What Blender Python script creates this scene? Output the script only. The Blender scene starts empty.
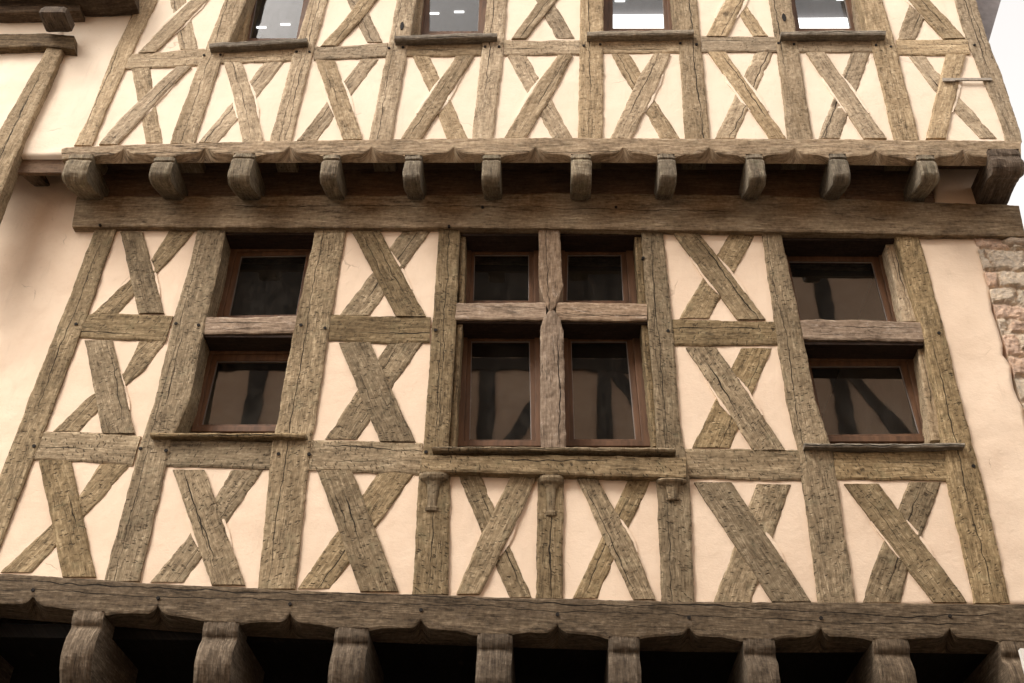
import bpy, math, random
import numpy as np
from mathutils import Vector, Matrix, noise as mn
rnd = random.Random(7)
S = bpy.context.scene
COL = S.collection
# ---------------------------------------------------------------- camera model
F = 1100.0; W, H = 1024, 683
CAM = np.array([0.0, -5.7, 1.6])
u_ = np.array([53.0, 1481.5, -1100.0]); u_ /= np.linalg.norm(u_)
h_ = np.array([1.0, -0.006, 0.04]); h_ -= u_*h_.dot(u_); h_ /= np.linalg.norm(h_)
y_ = np.cross(u_, h_)
R = np.array([h_, y_, u_])           # rows: world axes seen from the camera
def P(px, py, Y):
    d = R @ np.array([px-512.0, 341.5-py, -F])
    return CAM + d*((Y-CAM[1])/d[1])
cd = bpy.data.cameras.new('camera'); cam = bpy.data.objects.new('camera', cd); COL.objects.link(cam)
cd.sensor_width = 36; cd.lens = F/1024*36; cd.clip_end = 500; cd.clip_start = 0.05
M4 = Matrix([list(R[0])+[CAM[0]], list(R[1])+[CAM[1]], list(R[2])+[CAM[2]], [0,0,0,1]])
cam.matrix_world = M4
S.camera = cam

J = 0.30      # how far the upper storey oversails
# ---------------------------------------------------------------- materials
def new_mat(name):
    m = bpy.data.materials.new(name); m.use_nodes = True
    nt = m.node_tree; nt.nodes.clear()
    return m, nt
class N:
    def __init__(s, nt): s.nt = nt
    def n(s, t, **k):
        x = s.nt.nodes.new(t)
        for a, v in k.items(): setattr(x, a, v)
        return x
    def l(s, a, b): s.nt.links.new(a, b)
    def val(s, sock, v):
        if hasattr(v, 'is_output'): s.l(v, sock)
        else: sock.default_value = v
    def math(s, op, a, b=0.0, c=0.0, clamp=False):
        x = s.n('ShaderNodeMath', operation=op); x.use_clamp = clamp
        s.val(x.inputs[0], a); s.val(x.inputs[1], b); s.val(x.inputs[2], c); return x.outputs[0]
    def noise(s, vec, scale, detail=4, rough=.55, dist=0.0):
        x = s.n('ShaderNodeTexNoise'); x.inputs['Scale'].default_value = scale
        x.inputs['Detail'].default_value = detail; x.inputs['Roughness'].default_value = rough
        x.inputs['Distortion'].default_value = dist
        s.l(vec, x.inputs['Vector']); return x.outputs['Fac']
    def mul(s, vec, v):
        x = s.n('ShaderNodeVectorMath', operation='MULTIPLY'); s.l(vec, x.inputs[0]); x.inputs[1].default_value = v; return x.outputs[0]
    def ramp(s, f, a, b, lo=0.0, hi=1.0):
        x = s.n('ShaderNodeMapRange'); x.interpolation_type = 'SMOOTHSTEP'
        s.val(x.inputs['Value'], f); x.inputs['From Min'].default_value = a; x.inputs['From Max'].default_value = b
        x.inputs['To Min'].default_value = lo; x.inputs['To Max'].default_value = hi; return x.outputs[0]
    def mix(s, f, a, b, mode='MIX'):
        x = s.n('ShaderNodeMix', data_type='RGBA', blend_type=mode)
        s.val(x.inputs[0], f)
        for i, v in ((6, a), (7, b)):
            if hasattr(v, 'is_output'): s.l(v, x.inputs[i])
            else: x.inputs[i].default_value = (*v, 1)
        return x.outputs[2]
    def bump(s, h, dist, strength=1.0, nrm=None):
        x = s.n('ShaderNodeBump'); x.inputs['Distance'].default_value = dist; x.inputs['Strength'].default_value = strength
        s.l(h, x.inputs['Height'])
        if nrm is not None: s.l(nrm, x.inputs['Normal'])
        return x.outputs[0]
    def finish(s, col, rough, nrm=None, spec=.3, **k):
        b = s.n('ShaderNodeBsdfPrincipled'); o = s.n('ShaderNodeOutputMaterial')
        s.val(b.inputs['Base Color'], col if hasattr(col, 'is_output') else (*col, 1))
        s.val(b.inputs['Roughness'], rough); b.inputs['Specular IOR Level'].default_value = spec
        if nrm is not None: s.l(nrm, b.inputs['Normal'])
        s.l(b.outputs[0], o.inputs[0]); return b

def wood(name, dark, mid, light, peck=1.0, grain=1.0, lichen=0.0, wear=0.0):
    m, nt = new_mat(name); g = N(nt)
    uv = g.n('ShaderNodeUVMap').outputs[0]
    oi = g.n('ShaderNodeObjectInfo').outputs['Random']
    fib = g.noise(g.mul(uv, (1.0, .07, 1)), 170, 5, .65)
    fib2 = g.noise(g.mul(uv, (1.0, .10, 1)), 45, 4, .6, .6)
    big = g.noise(g.mul(uv, (1.0, .45, 1)), 5.5, 4, .6)
    mott = g.noise(uv, 38, 4, .65)
    t = g.math('ADD', g.math('MULTIPLY', fib, .60*grain), g.math('MULTIPLY', fib2, .50*grain))
    t = g.math('ADD', t, g.math('MULTIPLY', big, .35))
    t = g.math('ADD', t, g.math('MULTIPLY', mott, .50))
    c0 = .55*grain+.425
    c = g.mix(g.ramp(t, c0-.22, c0+.02), dark, mid)
    c = g.mix(g.ramp(t, c0+.0, c0+.20), c, light)
    if lichen:
        lm = g.ramp(g.noise(uv, 9, 5, .7), .52, .68, 0, lichen)
        c = g.mix(lm, c, (.19, .185, .105))
    if wear:
        wm = g.ramp(g.noise(g.mul(uv, (1, .35, 1)), 26, 5, .75), .55, .66, 0, wear)
        c = g.mix(wm, c, (.46, .36, .27))
    # per timber tone
    hs = g.n('ShaderNodeHueSaturation'); g.l(c, hs.inputs['Color'])
    g.l(g.ramp(oi, 0, 1, .80, 1.16), hs.inputs['Value'])
    r2 = g.math('FRACT', g.math('MULTIPLY', oi, 17.3)); g.l(g.ramp(r2, 0, 1, .84, .99), hs.inputs['Saturation'])
    c = hs.outputs[0]
    kn = g.n('ShaderNodeTexVoronoi'); kn.inputs['Scale'].default_value = 1; g.l(g.mul(uv, (5.5, 2.3, 1)), kn.inputs['Vector'])
    ks_ = g.n('ShaderNodeSeparateColor'); g.l(kn.outputs['Color'], ks_.inputs[0])
    knot = g.math('MULTIPLY', g.ramp(g.math('ADD', kn.outputs['Distance'], g.math('MULTIPLY', mott, .06)), .15, .07), g.math('GREATER_THAN', ks_.outputs[0], .55))
    c = g.mix(g.math('MULTIPLY', knot, .6), c, (.05, .034, .02))
    stn = g.ramp(g.noise(g.mul(uv, (1, .3, 1)), 2.6, 5, .7), .50, .72, 0, .5)
    c = g.mix(stn, c, dark)
    # tool pecks: short nicks across the grain
    wv = g.n('ShaderNodeVectorMath', operation='ADD'); g.l(uv, wv.inputs[0])
    wn = g.n('ShaderNodeTexNoise'); wn.inputs['Scale'].default_value = 22; g.l(uv, wn.inputs['Vector'])
    wm_ = g.mul(wn.outputs['Color'], (.030, .030, 0)); g.l(wm_, wv.inputs[1])
    vo = g.n('ShaderNodeTexVoronoi'); vo.inputs['Scale'].default_value = 1; vo.inputs['Randomness'].default_value = 1
    rot = g.n('ShaderNodeVectorRotate', rotation_type='Z_AXIS'); g.l(wv.outputs[0], rot.inputs['Vector']); g.l(g.ramp(oi, 0, 1, -.45, .45), rot.inputs['Angle'])
    g.l(g.mul(rot.outputs[0], (25, 82, 1)), vo.inputs['Vector'])
    sep = g.n('ShaderNodeSeparateColor'); g.l(vo.outputs['Color'], sep.inputs[0])
    pres = g.math('GREATER_THAN', sep.outputs[0], .22)
    area = g.ramp(g.noise(uv, 3.1, 2), .36, .55, .45, 1)
    pk = g.math('MULTIPLY', g.math('MULTIPLY', g.ramp(vo.outputs['Distance'], .34, .12), pres), g.math('MULTIPLY', area, peck))
    # cracks
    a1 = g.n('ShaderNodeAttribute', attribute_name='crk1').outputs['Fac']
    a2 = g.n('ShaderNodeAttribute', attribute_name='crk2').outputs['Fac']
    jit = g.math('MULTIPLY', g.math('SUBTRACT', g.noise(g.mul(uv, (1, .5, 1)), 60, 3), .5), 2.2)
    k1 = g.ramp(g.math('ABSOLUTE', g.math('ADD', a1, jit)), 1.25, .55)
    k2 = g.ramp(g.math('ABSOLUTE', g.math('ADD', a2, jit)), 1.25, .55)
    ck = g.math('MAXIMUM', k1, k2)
    # hairline checks
    hc = g.noise(g.mul(uv, (1.0, .045, 1)), 95, 2, .5)
    hl = g.math('MULTIPLY', g.ramp(g.math('ABSOLUTE', g.math('SUBTRACT', hc, .5)), .014, .003), g.ramp(g.noise(g.mul(uv, (1, .3, 1)), 9, 2), .50, .60))
    c = g.mix(g.math('MULTIPLY', pk, .62), c, (.045, .034, .022))
    c = g.mix(g.math('MULTIPLY', hl, .6), c, (.035, .026, .018))
    c = g.mix(g.math('MULTIPLY', ck, .93), c, (.012, .009, .006))  # occlusion inside the cracks painted as near-black colour
    ht = g.math('ADD', g.math('MULTIPLY', fib, .20), g.math('MULTIPLY', fib2, .35))
    ht = g.math('ADD', ht, g.math('MULTIPLY', mott, .25))
    ht = g.math('SUBTRACT', ht, g.math('MULTIPLY', pk, .55))
    ht = g.math('SUBTRACT', ht, g.math('MULTIPLY', hl, .5))
    ht = g.math('SUBTRACT', ht, g.math('MULTIPLY', ck, 2.5))
    g.finish(c, .88, g.bump(ht, .009, .9), .15)
    return m

def plaster(name, base, dirt, amt=.35):
    m, nt = new_mat(name); g = N(nt)
    co = g.n('ShaderNodeTexCoord').outputs['Object']
    big = g.noise(co, 1.6, 5, .6); mid = g.noise(co, 9, 5, .65); fine = g.noise(co, 90, 4, .6)
    tr = g.noise(g.mul(co, (1, 1, 2.6)), 22, 5, .7, .8)
    c = g.mix(g.ramp(big, .35, .7, 0, amt), base, dirt)
    c = g.mix(g.ramp(mid, .45, .75, 0, amt*.7), c, dirt)
    c = g.mix(g.ramp(g.noise(co, 31, 4, .7), .60, .75, 0, .25), c, tuple(x*.72 for x in dirt))
    wc = g.n('ShaderNodeVectorMath', operation='ADD'); g.l(co, wc.inputs[0])
    wn = g.n('ShaderNodeTexNoise'); wn.inputs['Scale'].default_value = 5; wn.inputs['Detail'].default_value = 4; g.l(co, wn.inputs['Vector'])
    g.l(g.mul(wn.outputs['Color'], (.16, .16, .16)), wc.inputs[1])
    vc = g.n('ShaderNodeTexVoronoi', feature='DISTANCE_TO_EDGE'); vc.inputs['Scale'].default_value = 2.1; g.l(wc.outputs[0], vc.inputs['Vector'])
    hair = g.math('MULTIPLY', g.ramp(vc.outputs['Distance'], .008, .002), g.ramp(g.noise(co, 2.3, 2), .60, .66))
    c = g.mix(g.math('MULTIPLY', hair, .35), c, (.25, .17, .11))
    streak = g.ramp(g.noise(g.mul(co, (6, 6, .7)), 2.4, 5, .7), .56, .78, 0, .30)
    c = g.mix(streak, c, tuple(x*.70 for x in dirt))
    ht = g.math('ADD', g.math('MULTIPLY', mid, 1.0), g.math('MULTIPLY', tr, .22))
    ht = g.math('SUBTRACT', ht, g.math('MULTIPLY', hair, .3))
    ht = g.math('ADD', ht, g.math('MULTIPLY', fine, .05))
    g.finish(c, .92, g.bump(ht, .008, .7), .1)
    return m

def plain(name, col, rough=.7, nscale=30, var=.25, bump=.002, spec=.3, stretch=(1, 1, 1)):
    m, nt = new_mat(name); g = N(nt)
    co = g.n('ShaderNodeTexCoord').outputs['Object']
    f = g.noise(g.mul(co, stretch), nscale, 5, .6)
    c = g.mix(g.ramp(f, .3, .7), tuple(x*(1-var) for x in col), tuple(x*(1+var) for x in col))
    g.finish(c, rough, g.bump(f, bump), spec)
    return m

def glass(name, rough=.02, ior=2.0):
    m, nt = new_mat(name); g = N(nt)
    co = g.n('ShaderNodeTexCoord').outputs['Object']
    wob = g.bump(g.noise(co, 2.2, 2), .004, .25)
    tr = g.n('ShaderNodeBsdfTransparent'); tr.inputs[0].default_value = (.80, .83, .82, 1)
    gl = g.n('ShaderNodeBsdfGlossy'); gl.inputs['Roughness'].default_value = rough; g.l(wob, gl.inputs['Normal'])
    gl.inputs['Color'].default_value = (1, 1, 1, 1)
    fr = g.n('ShaderNodeFresnel'); fr.inputs['IOR'].default_value = ior
    mx = g.n('ShaderNodeMixShader'); g.l(fr.outputs[0], mx.inputs[0]); g.l(tr.outputs[0], mx.inputs[1]); g.l(gl.outputs[0], mx.inputs[2])
    df = g.n('ShaderNodeBsdfDiffuse'); df.inputs[0].default_value = (.25, .23, .2, 1)
    mx2 = g.n('ShaderNodeMixShader'); g.l(g.ramp(g.noise(g.mul(co, (3.5, 1, 1)), 5, 5, .7), .35, .75, .02, .10), mx2.inputs[0])
    g.l(mx.outputs[0], mx2.inputs[1]); g.l(df.outputs[0], mx2.inputs[2])
    o = g.n('ShaderNodeOutputMaterial'); g.l(mx2.outputs[0], o.inputs[0])
    return m

def emit(name, col, st):
    m, nt = new_mat(name); g = N(nt)
    e = g.n('ShaderNodeEmission'); e.inputs[0].default_value = (*col, 1); e.inputs[1].default_value = st
    o = g.n('ShaderNodeOutputMaterial'); g.l(e.outputs[0], o.inputs[0]); return m

def masonry(name):
    m, nt = new_mat(name); g = N(nt)
    co = g.n('ShaderNodeTexCoord').outputs['Object']
    at = g.n('ShaderNodeAttribute', attribute_name='stone').outputs['Color']
    f = g.noise(co, 24, 6, .7); f2 = g.noise(g.mul(co, (1, 1, 3)), 60, 5, .7)
    c = g.mix(g.ramp(f, .35, .7), at, g.mix(1.0, at, (1.35, 1.3, 1.2), 'MULTIPLY'))
    c = g.mix(g.ramp(f2, .52, .72, 0, .5), c, (.22, .17, .13))
    ht = g.math('ADD', f, f2)
    g.finish(c, .92, g.bump(ht, .02, 1), .1)
    return m

def cobble(name):
    m, nt = new_mat(name); g = N(nt)
    co = g.n('ShaderNodeTexCoord').outputs['Object']
    v = g.n('ShaderNodeTexVoronoi', feature='DISTANCE_TO_EDGE'); v.inputs['Scale'].default_value = 8; g.l(co, v.inputs['Vector'])
    f = g.noise(co, 6, 5)
    c = g.mix(g.ramp(v.outputs['Distance'], .02, .08), (.04, .035, .03), g.mix(f, (.06, .05, .042), (.105, .09, .075)))
    g.finish(c, .8, g.bump(g.ramp(v.outputs['Distance'], 0, .2), .02), .3)
    return m

MT = {}
MT['w_low'] = wood('oak_weathered_olive', (.085, .057, .028), (.235, .168, .088), (.42, .315, .180), peck=1.3, lichen=.22)
MT['w_up'] = wood('oak_weathered_lit', (.17, .118, .062), (.37, .272, .160), (.57, .445, .285), peck=.9, lichen=.06)  # upper oak: cleaner, with stronger light and haze put into the colour
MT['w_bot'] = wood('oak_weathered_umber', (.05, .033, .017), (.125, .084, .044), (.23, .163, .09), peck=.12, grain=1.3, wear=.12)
MT['w_beam'] = wood('oak_weathered_brown', (.12, .080, .043), (.285, .200, .112), (.44, .33, .20), peck=.12, grain=1.3, lichen=.15, wear=.25)
MT['w_dark'] = wood('oak_tarred_brown', (.05, .034, .022), (.105, .073, .047), (.18, .13, .085), peck=.08, grain=1.25)
MT['w_red'] = wood('oak_weathered_reddish', (.13, .085, .052), (.26, .178, .112), (.38, .275, .18), peck=.05, grain=1.2, wear=.6)
MT['w_corbel'] = wood('oak_corbel', (.075, .058, .038), (.17, .135, .09), (.29, .24, .16), peck=.1, grain=1.2, lichen=.3)
MT['w_corbel_low'] = wood('oak_corbel_shaded', (.05, .035, .022), (.115, .082, .05), (.21, .155, .10), peck=.1, grain=1.2)  # darker corbel oak, shade of the lower jetty put into the colour
MT['w_board'] = wood('oak_soffit_boards', (.10, .062, .038), (.17, .105, .062), (.25, .16, .095), peck=0, grain=1.2)
MT['w_recess_shade'] = wood('oak_recess_shade', (.006, .005, .004), (.012, .010, .008), (.022, .017, .013), peck=0, grain=1)  # dark wood with the deep recess shade put into the colour
MT['w_head'] = wood('oak_head_shade', (.018, .011, .008), (.035, .021, .014), (.06, .036, .024), peck=0)  # shade at the window heads set in the wood colour
MT['w_sill'] = wood('oak_sill_grey', (.10, .085, .06), (.20, .165, .12), (.33, .28, .21), peck=.1, grain=1.3)
MT['pl_up'] = plaster('plaster_cream', (.82, .70, .56), (.76, .62, .475), .45)
MT['pl_low'] = plaster('plaster_pinkish', (.765, .615, .47), (.67, .51, .375), .55)
MT['frame'] = plain('window_frame_brown', (.115, .060, .032), .6, 24, .3, .001, .25, (1, 1, .15))
MT['bead'] = plain('glazing_seal_grey', (.20, .17, .15), .5, 20, .1)
MT['glass'] = glass('window_glass')
MT['glass_up'] = glass('window_glass_upper', .02, 1.52)
MT['stone'] = masonry('rubble_stone')
MT['cob'] = cobble('cobbles')
MT['peg'] = plain('peg_hole_dark', (.012, .009, .007), .9, 20, .2)
MT['iron'] = plain('galvanised_strap', (.30, .26, .21), .5, 40, .2)
MT['grey'] = plain('painted_board_grey', (.22, .20, .20), .7, 12, .15)
MT['room'] = plain('room_ceiling_paint', (.17, .155, .16), .8, 4, .1)
MT['roomdark'] = plain('room_wall_dark', (.05, .045, .04), .9, 4, .2)
MT['tile'] = plain('roof_tiles', (.20, .10, .06), .85, 9, .35, .01)
MT['tube'] = emit('lamp_tube_lit', (1, .98, .95), 1.2)
MT['sheet_glow'] = emit('glow_sheet_white', (1, .97, .95), 1.1)  # no lamp: glow for the bright band in two upper windows
MT['white'] = plain('sign_white', (.75, .72, .66), .6, 5, .05)
MT['opp'] = plaster('plaster_opposite', (.82, .58, .40), (.60, .38, .24), .6)
MT['opp2'] = plain('opposite_timber', (.05, .04, .03), .9, 8, .3)

# ---------------------------------------------------------------- object helpers
def link(name, me, mat, parent=None):
    me.name = name
    o = bpy.data.objects.new(name, me); COL.objects.link(o)
    if mat is not None: me.materials.append(MT[mat] if isinstance(mat, str) else mat)
    if parent is not None: o.parent = parent
    return o
def thing(name, label, cat, loc=(0, 0, 0), group=None):
    o = bpy.data.objects.new(name, None); COL.objects.link(o); o.location = loc
    o.empty_display_size = .3
    o['label'] = label; o['category'] = cat
    if group: o['group'] = group
    return o
def mesh(verts, faces, uvs=None, smooth=False, attrs=None, cols=None):
    me = bpy.data.meshes.new('m'); me.from_pydata([tuple(v) for v in verts], [], faces)
    if uvs is not None:
        ul = me.uv_layers.new(name='UVMap'); idx = np.zeros(len(me.loops), dtype=np.int32)
        me.loops.foreach_get('vertex_index', idx)
        ul.data.foreach_set('uv', np.asarray(uvs, dtype=np.float32)[idx].ravel())
    for k, a in (attrs or {}).items():
        at = me.attributes.new(k, 'FLOAT', 'POINT'); at.data.foreach_set('value', np.asarray(a, dtype=np.float32))
    if cols is not None:
        at = me.attributes.new('stone', 'FLOAT_COLOR', 'POINT'); at.data.foreach_set('color', np.asarray(cols, dtype=np.float32).ravel())
    if uvs is not None and not attrs:
        for k in ('crk1', 'crk2'):
            at = me.attributes.new(k, 'FLOAT', 'POINT'); at.data.foreach_set('value', np.full(len(verts), 900.0, dtype=np.float32))
    if smooth: me.polygons.foreach_set('use_smooth', [True]*len(me.polygons))
    me.update(); return me
def nz(x, y, z): return mn.noise(Vector((x, y, z)))

def lerp_st(st, t):
    """st: list of (key,a,b); value at key t"""
    if t <= st[0][0]: i = 0
    elif t >= st[-1][0]: i = len(st)-2
    else:
        i = 0
        while st[i+1][0] < t: i += 1
    k = (t-st[i][0])/(st[i+1][0]-st[i][0])
    return st[i][1]+k*(st[i+1][1]-st[i][1]), st[i][2]+k*(st[i+1][2]-st[i][2])

def beam(name, mode, st, Yf, depth, mat, parent, crack=1.0, wob=.003, step=.012, back=None, endcut=None, rough=.003, edge=.005, peel=None):
    """a hewn timber: front face traced as stations, relief, rounded arrises, true thickness.
    mode V: stations (y, xL, xR).  mode H: (x, yT, yB).  endcut: for H, (dx_start, dx_end) skew of the ends."""
    seed = rnd.random()*100
    A = []; B = []
    key = [s[0] for s in st]
    # adaptive resample
    ks = []
    for i in range(len(st)-1):
        def pt(k, side):
            a, b = lerp_st(st, k)
            return P(a if side == 0 else b, k, Yf) if mode == 'V' else P(k, a if side == 0 else b, Yf)
        L = np.linalg.norm(pt(key[i+1], 0)-pt(key[i], 0)); n = max(1, int(math.ceil(L/step)))
        ks += [key[i]+(key[i+1]-key[i])*j/n for j in range(n)]
    ks.append(key[-1])
    for k in ks:
        a, b = lerp_st(st, k)
        if mode == 'V': A.append(P(a, k, Yf)); B.append(P(b, k, Yf))
        else:
            sa = sb = 0
            if endcut:
                f = (k-key[0])/(key[-1]-key[0])
                e0, e1 = endcut
                sa = 0; sb = e0*(1-f)+e1*f
            A.append(P(k+sa, a, Yf)); B.append(P(k+sb, b, Yf))
    A = np.array(A); B = np.array(B)
    wid = np.mean(np.linalg.norm(A-B, axis=1)); m = max(4, int(round(wid/step)))
    C = (A+B)/2; ax = C[-1]-C[0]; ax /= np.linalg.norm(ax); pp = np.array([-ax[2], 0, ax[0]])
    if mode == 'V' and False: pp = -pp
    org = C[0]
    nrow = len(ks)
    ou, ov = rnd.random()*40, rnd.random()*40
    Ltot = (C[-1]-C[0]).dot(ax)
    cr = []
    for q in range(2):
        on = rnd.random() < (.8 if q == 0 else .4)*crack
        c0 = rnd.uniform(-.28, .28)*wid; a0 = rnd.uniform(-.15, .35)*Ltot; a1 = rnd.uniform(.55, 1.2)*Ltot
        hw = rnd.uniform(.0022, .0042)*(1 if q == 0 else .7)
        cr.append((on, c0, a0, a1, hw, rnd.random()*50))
    verts = []; uvs = []; k1 = []; k2 = []
    def emitv(p, border):
        r = p-org; v = r.dot(ax); u = r.dot(pp)
        verts.append(p); uvs.append((u+ou, v+ov))
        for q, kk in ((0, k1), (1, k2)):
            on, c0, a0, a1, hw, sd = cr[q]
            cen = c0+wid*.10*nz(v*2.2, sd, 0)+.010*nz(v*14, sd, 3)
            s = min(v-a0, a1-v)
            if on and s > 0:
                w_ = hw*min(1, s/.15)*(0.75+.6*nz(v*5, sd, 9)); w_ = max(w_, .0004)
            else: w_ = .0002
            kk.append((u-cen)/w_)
    for i in range(nrow):
        v = (C[i]-org).dot(ax)
        wl = wob*(nz(v*7, seed, 1.5)+.7*nz(v*22, seed, 4.5)+.5*nz(v*48, seed, 7))*1.5
        wr = wob*(nz(v*7, seed, 11.5)+.7*nz(v*22, seed, 14.5)+.5*nz(v*48, seed, 17))*1.5
        d = B[i]-A[i]; dn = d/np.linalg.norm(d)
        a = A[i]+dn*wl; b = B[i]+dn*wr
        for j in range(m+1):
            f = j/m
            p = a+(b-a)*f
            e = min(f, 1-f)*np.linalg.norm(b-a)
            ee = min(i, nrow-1-i)
            rd = edge*max(0, 1-e/.014)**1.5*(1+.8*nz(v*11, seed, f*3))
            rl = rough*(nz(p[0]*9, p[2]*9, seed)*1.4+nz(p[0]*30, p[2]*30, seed)*.8)
            p = p+np.array([0, rd+rl, 0])
            emitv(p, False)
    faces = []
    w = m+1
    for i in range(nrow-1):
        for j in range(m):
            q = i*w+j
            faces.append((q, q+1, q+w+1, q+w))
    # border loop
    loop = [j for j in range(w)]+[i*w+m for i in range(1, nrow)]+[(nrow-1)*w+j for j in range(m-1, -1, -1)]+[i*w for i in range(nrow-2, 0, -1)]
    base = len(verts)
    for vi in loop:
        p = verts[vi].copy(); i, j = divmod(vi, w)
        if back is not None:      # back: function (row key, j/m, point) -> point
            p = back(ks[i], j/m, p)
        p = np.array([p[0], Yf+depth, p[2]])
        verts.append(p); r = p-org
        uu, vv = uvs[vi]
        if j in (0, m): uu += depth*(1 if j == m else -1)
        else: vv += depth*(1 if i else -1)
        uvs.append((uu, vv)); k1.append(900.0 if k1[vi] > 0 else -900.0); k2.append(900.0 if k2[vi] > 0 else -900.0)
    n = len(loop)
    for q in range(n):
        a, b = loop[q], loop[(q+1) % n]
        faces.append((b, a, base+q, base+(q+1) % n))
    faces.append(tuple(base+q for q in range(n)))
    # orientation: front should face -Y
    v0, v1, v2 = verts[faces[0][0]], verts[faces[0][1]], verts[faces[0][2]]
    if np.cross(v1-v0, v2-v0)[1] > 0: faces = [f[::-1] for f in faces]
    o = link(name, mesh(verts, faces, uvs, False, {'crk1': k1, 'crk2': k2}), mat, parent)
    return o

def ragged(B, amp):
    out = []
    for i in range(len(B)-1):
        for j in range(8):
            f = j/8; x = B[i][0]+(B[i+1][0]-B[i][0])*f; y = B[i][1]+(B[i+1][1]-B[i][1])*f
            out.append((x+amp*(nz(y*.05, 3, 1)+.6*nz(y*.17, 8, 1)), y))
    out.append(B[-1]); return out
def dense(A):
    return ragged(A, 0)
def panel(A, B, Y, thick, mat, parent, name='infill_panel', step=.03, amp=.003):
    """plaster infill between two poly edges A (left) and B (right), lists of pixels with the same length"""
    Aw = [P(x, y, Y) for x, y in A]; Bw = [P(x, y, Y) for x, y in B]
    rows = []
    for i in range(len(A)-1):
        n = max(1, int(np.linalg.norm(Aw[i+1]-Aw[i])/step))
        for j in range(n): rows.append((Aw[i]+(Aw[i+1]-Aw[i])*j/n, Bw[i]+(Bw[i+1]-Bw[i])*j/n))
    rows.append((Aw[-1], Bw[-1]))
    m = max(2, int(np.linalg.norm(Bw[0]-Aw[0])/step))
    verts = []; faces = []
    for a, b in rows:
        for j in range(m+1):
            p = a+(b-a)*j/m
            p = p+np.array([0, amp*(nz(p[0]*3, p[2]*3, 5.5)+.5*nz(p[0]*10, p[2]*10, 1.5)), 0])
            verts.append(p)
    w = m+1; nr = len(rows)
    for i in range(nr-1):
        for j in range(m):
            q = i*w+j; faces.append((q, q+w, q+w+1, q+1))
    loop = [j for j in range(w)]+[i*w+m for i in range(1, nr)]+[(nr-1)*w+j for j in range(m-1, -1, -1)]+[i*w for i in range(nr-2, 0, -1)]
    base = len(verts)
    for vi in loop: p = verts[vi]; verts.append(np.array([p[0], Y+thick, p[2]]))
    n = len(loop)
    for q in range(n):
        a, b = loop[q], loop[(q+1) % n]; faces.append((a, b, base+(q+1) % n, base+q))
    faces.append(tuple(base+q for q in range(n))[::-1])
    return link(name, mesh(verts, faces, None, True), mat, parent)

def box(name, lo, hi, mat, parent=None, uvax=0):
    x0, y0, z0 = lo; x1, y1, z1 = hi
    v = [(x0,y0,z0),(x1,y0,z0),(x1,y1,z0),(x0,y1,z0),(x0,y0,z1),(x1,y0,z1),(x1,y1,z1),(x0,y1,z1)]
    f = [(0,3,2,1),(4,5,6,7),(0,1,5,4),(1,2,6,5),(2,3,7,6),(3,0,4,7)]
    ou = rnd.random()*30
    if uvax == 0: uv = [(p[2]+p[1]+ou, p[0]) for p in v]     # grain along x
    elif uvax == 1: uv = [(p[0]+p[2]+ou, p[1]) for p in v]
    else: uv = [(p[0]+p[1]+ou, p[2]) for p in v]
    return link(name, mesh(v, f, uv), mat, parent)

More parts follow.
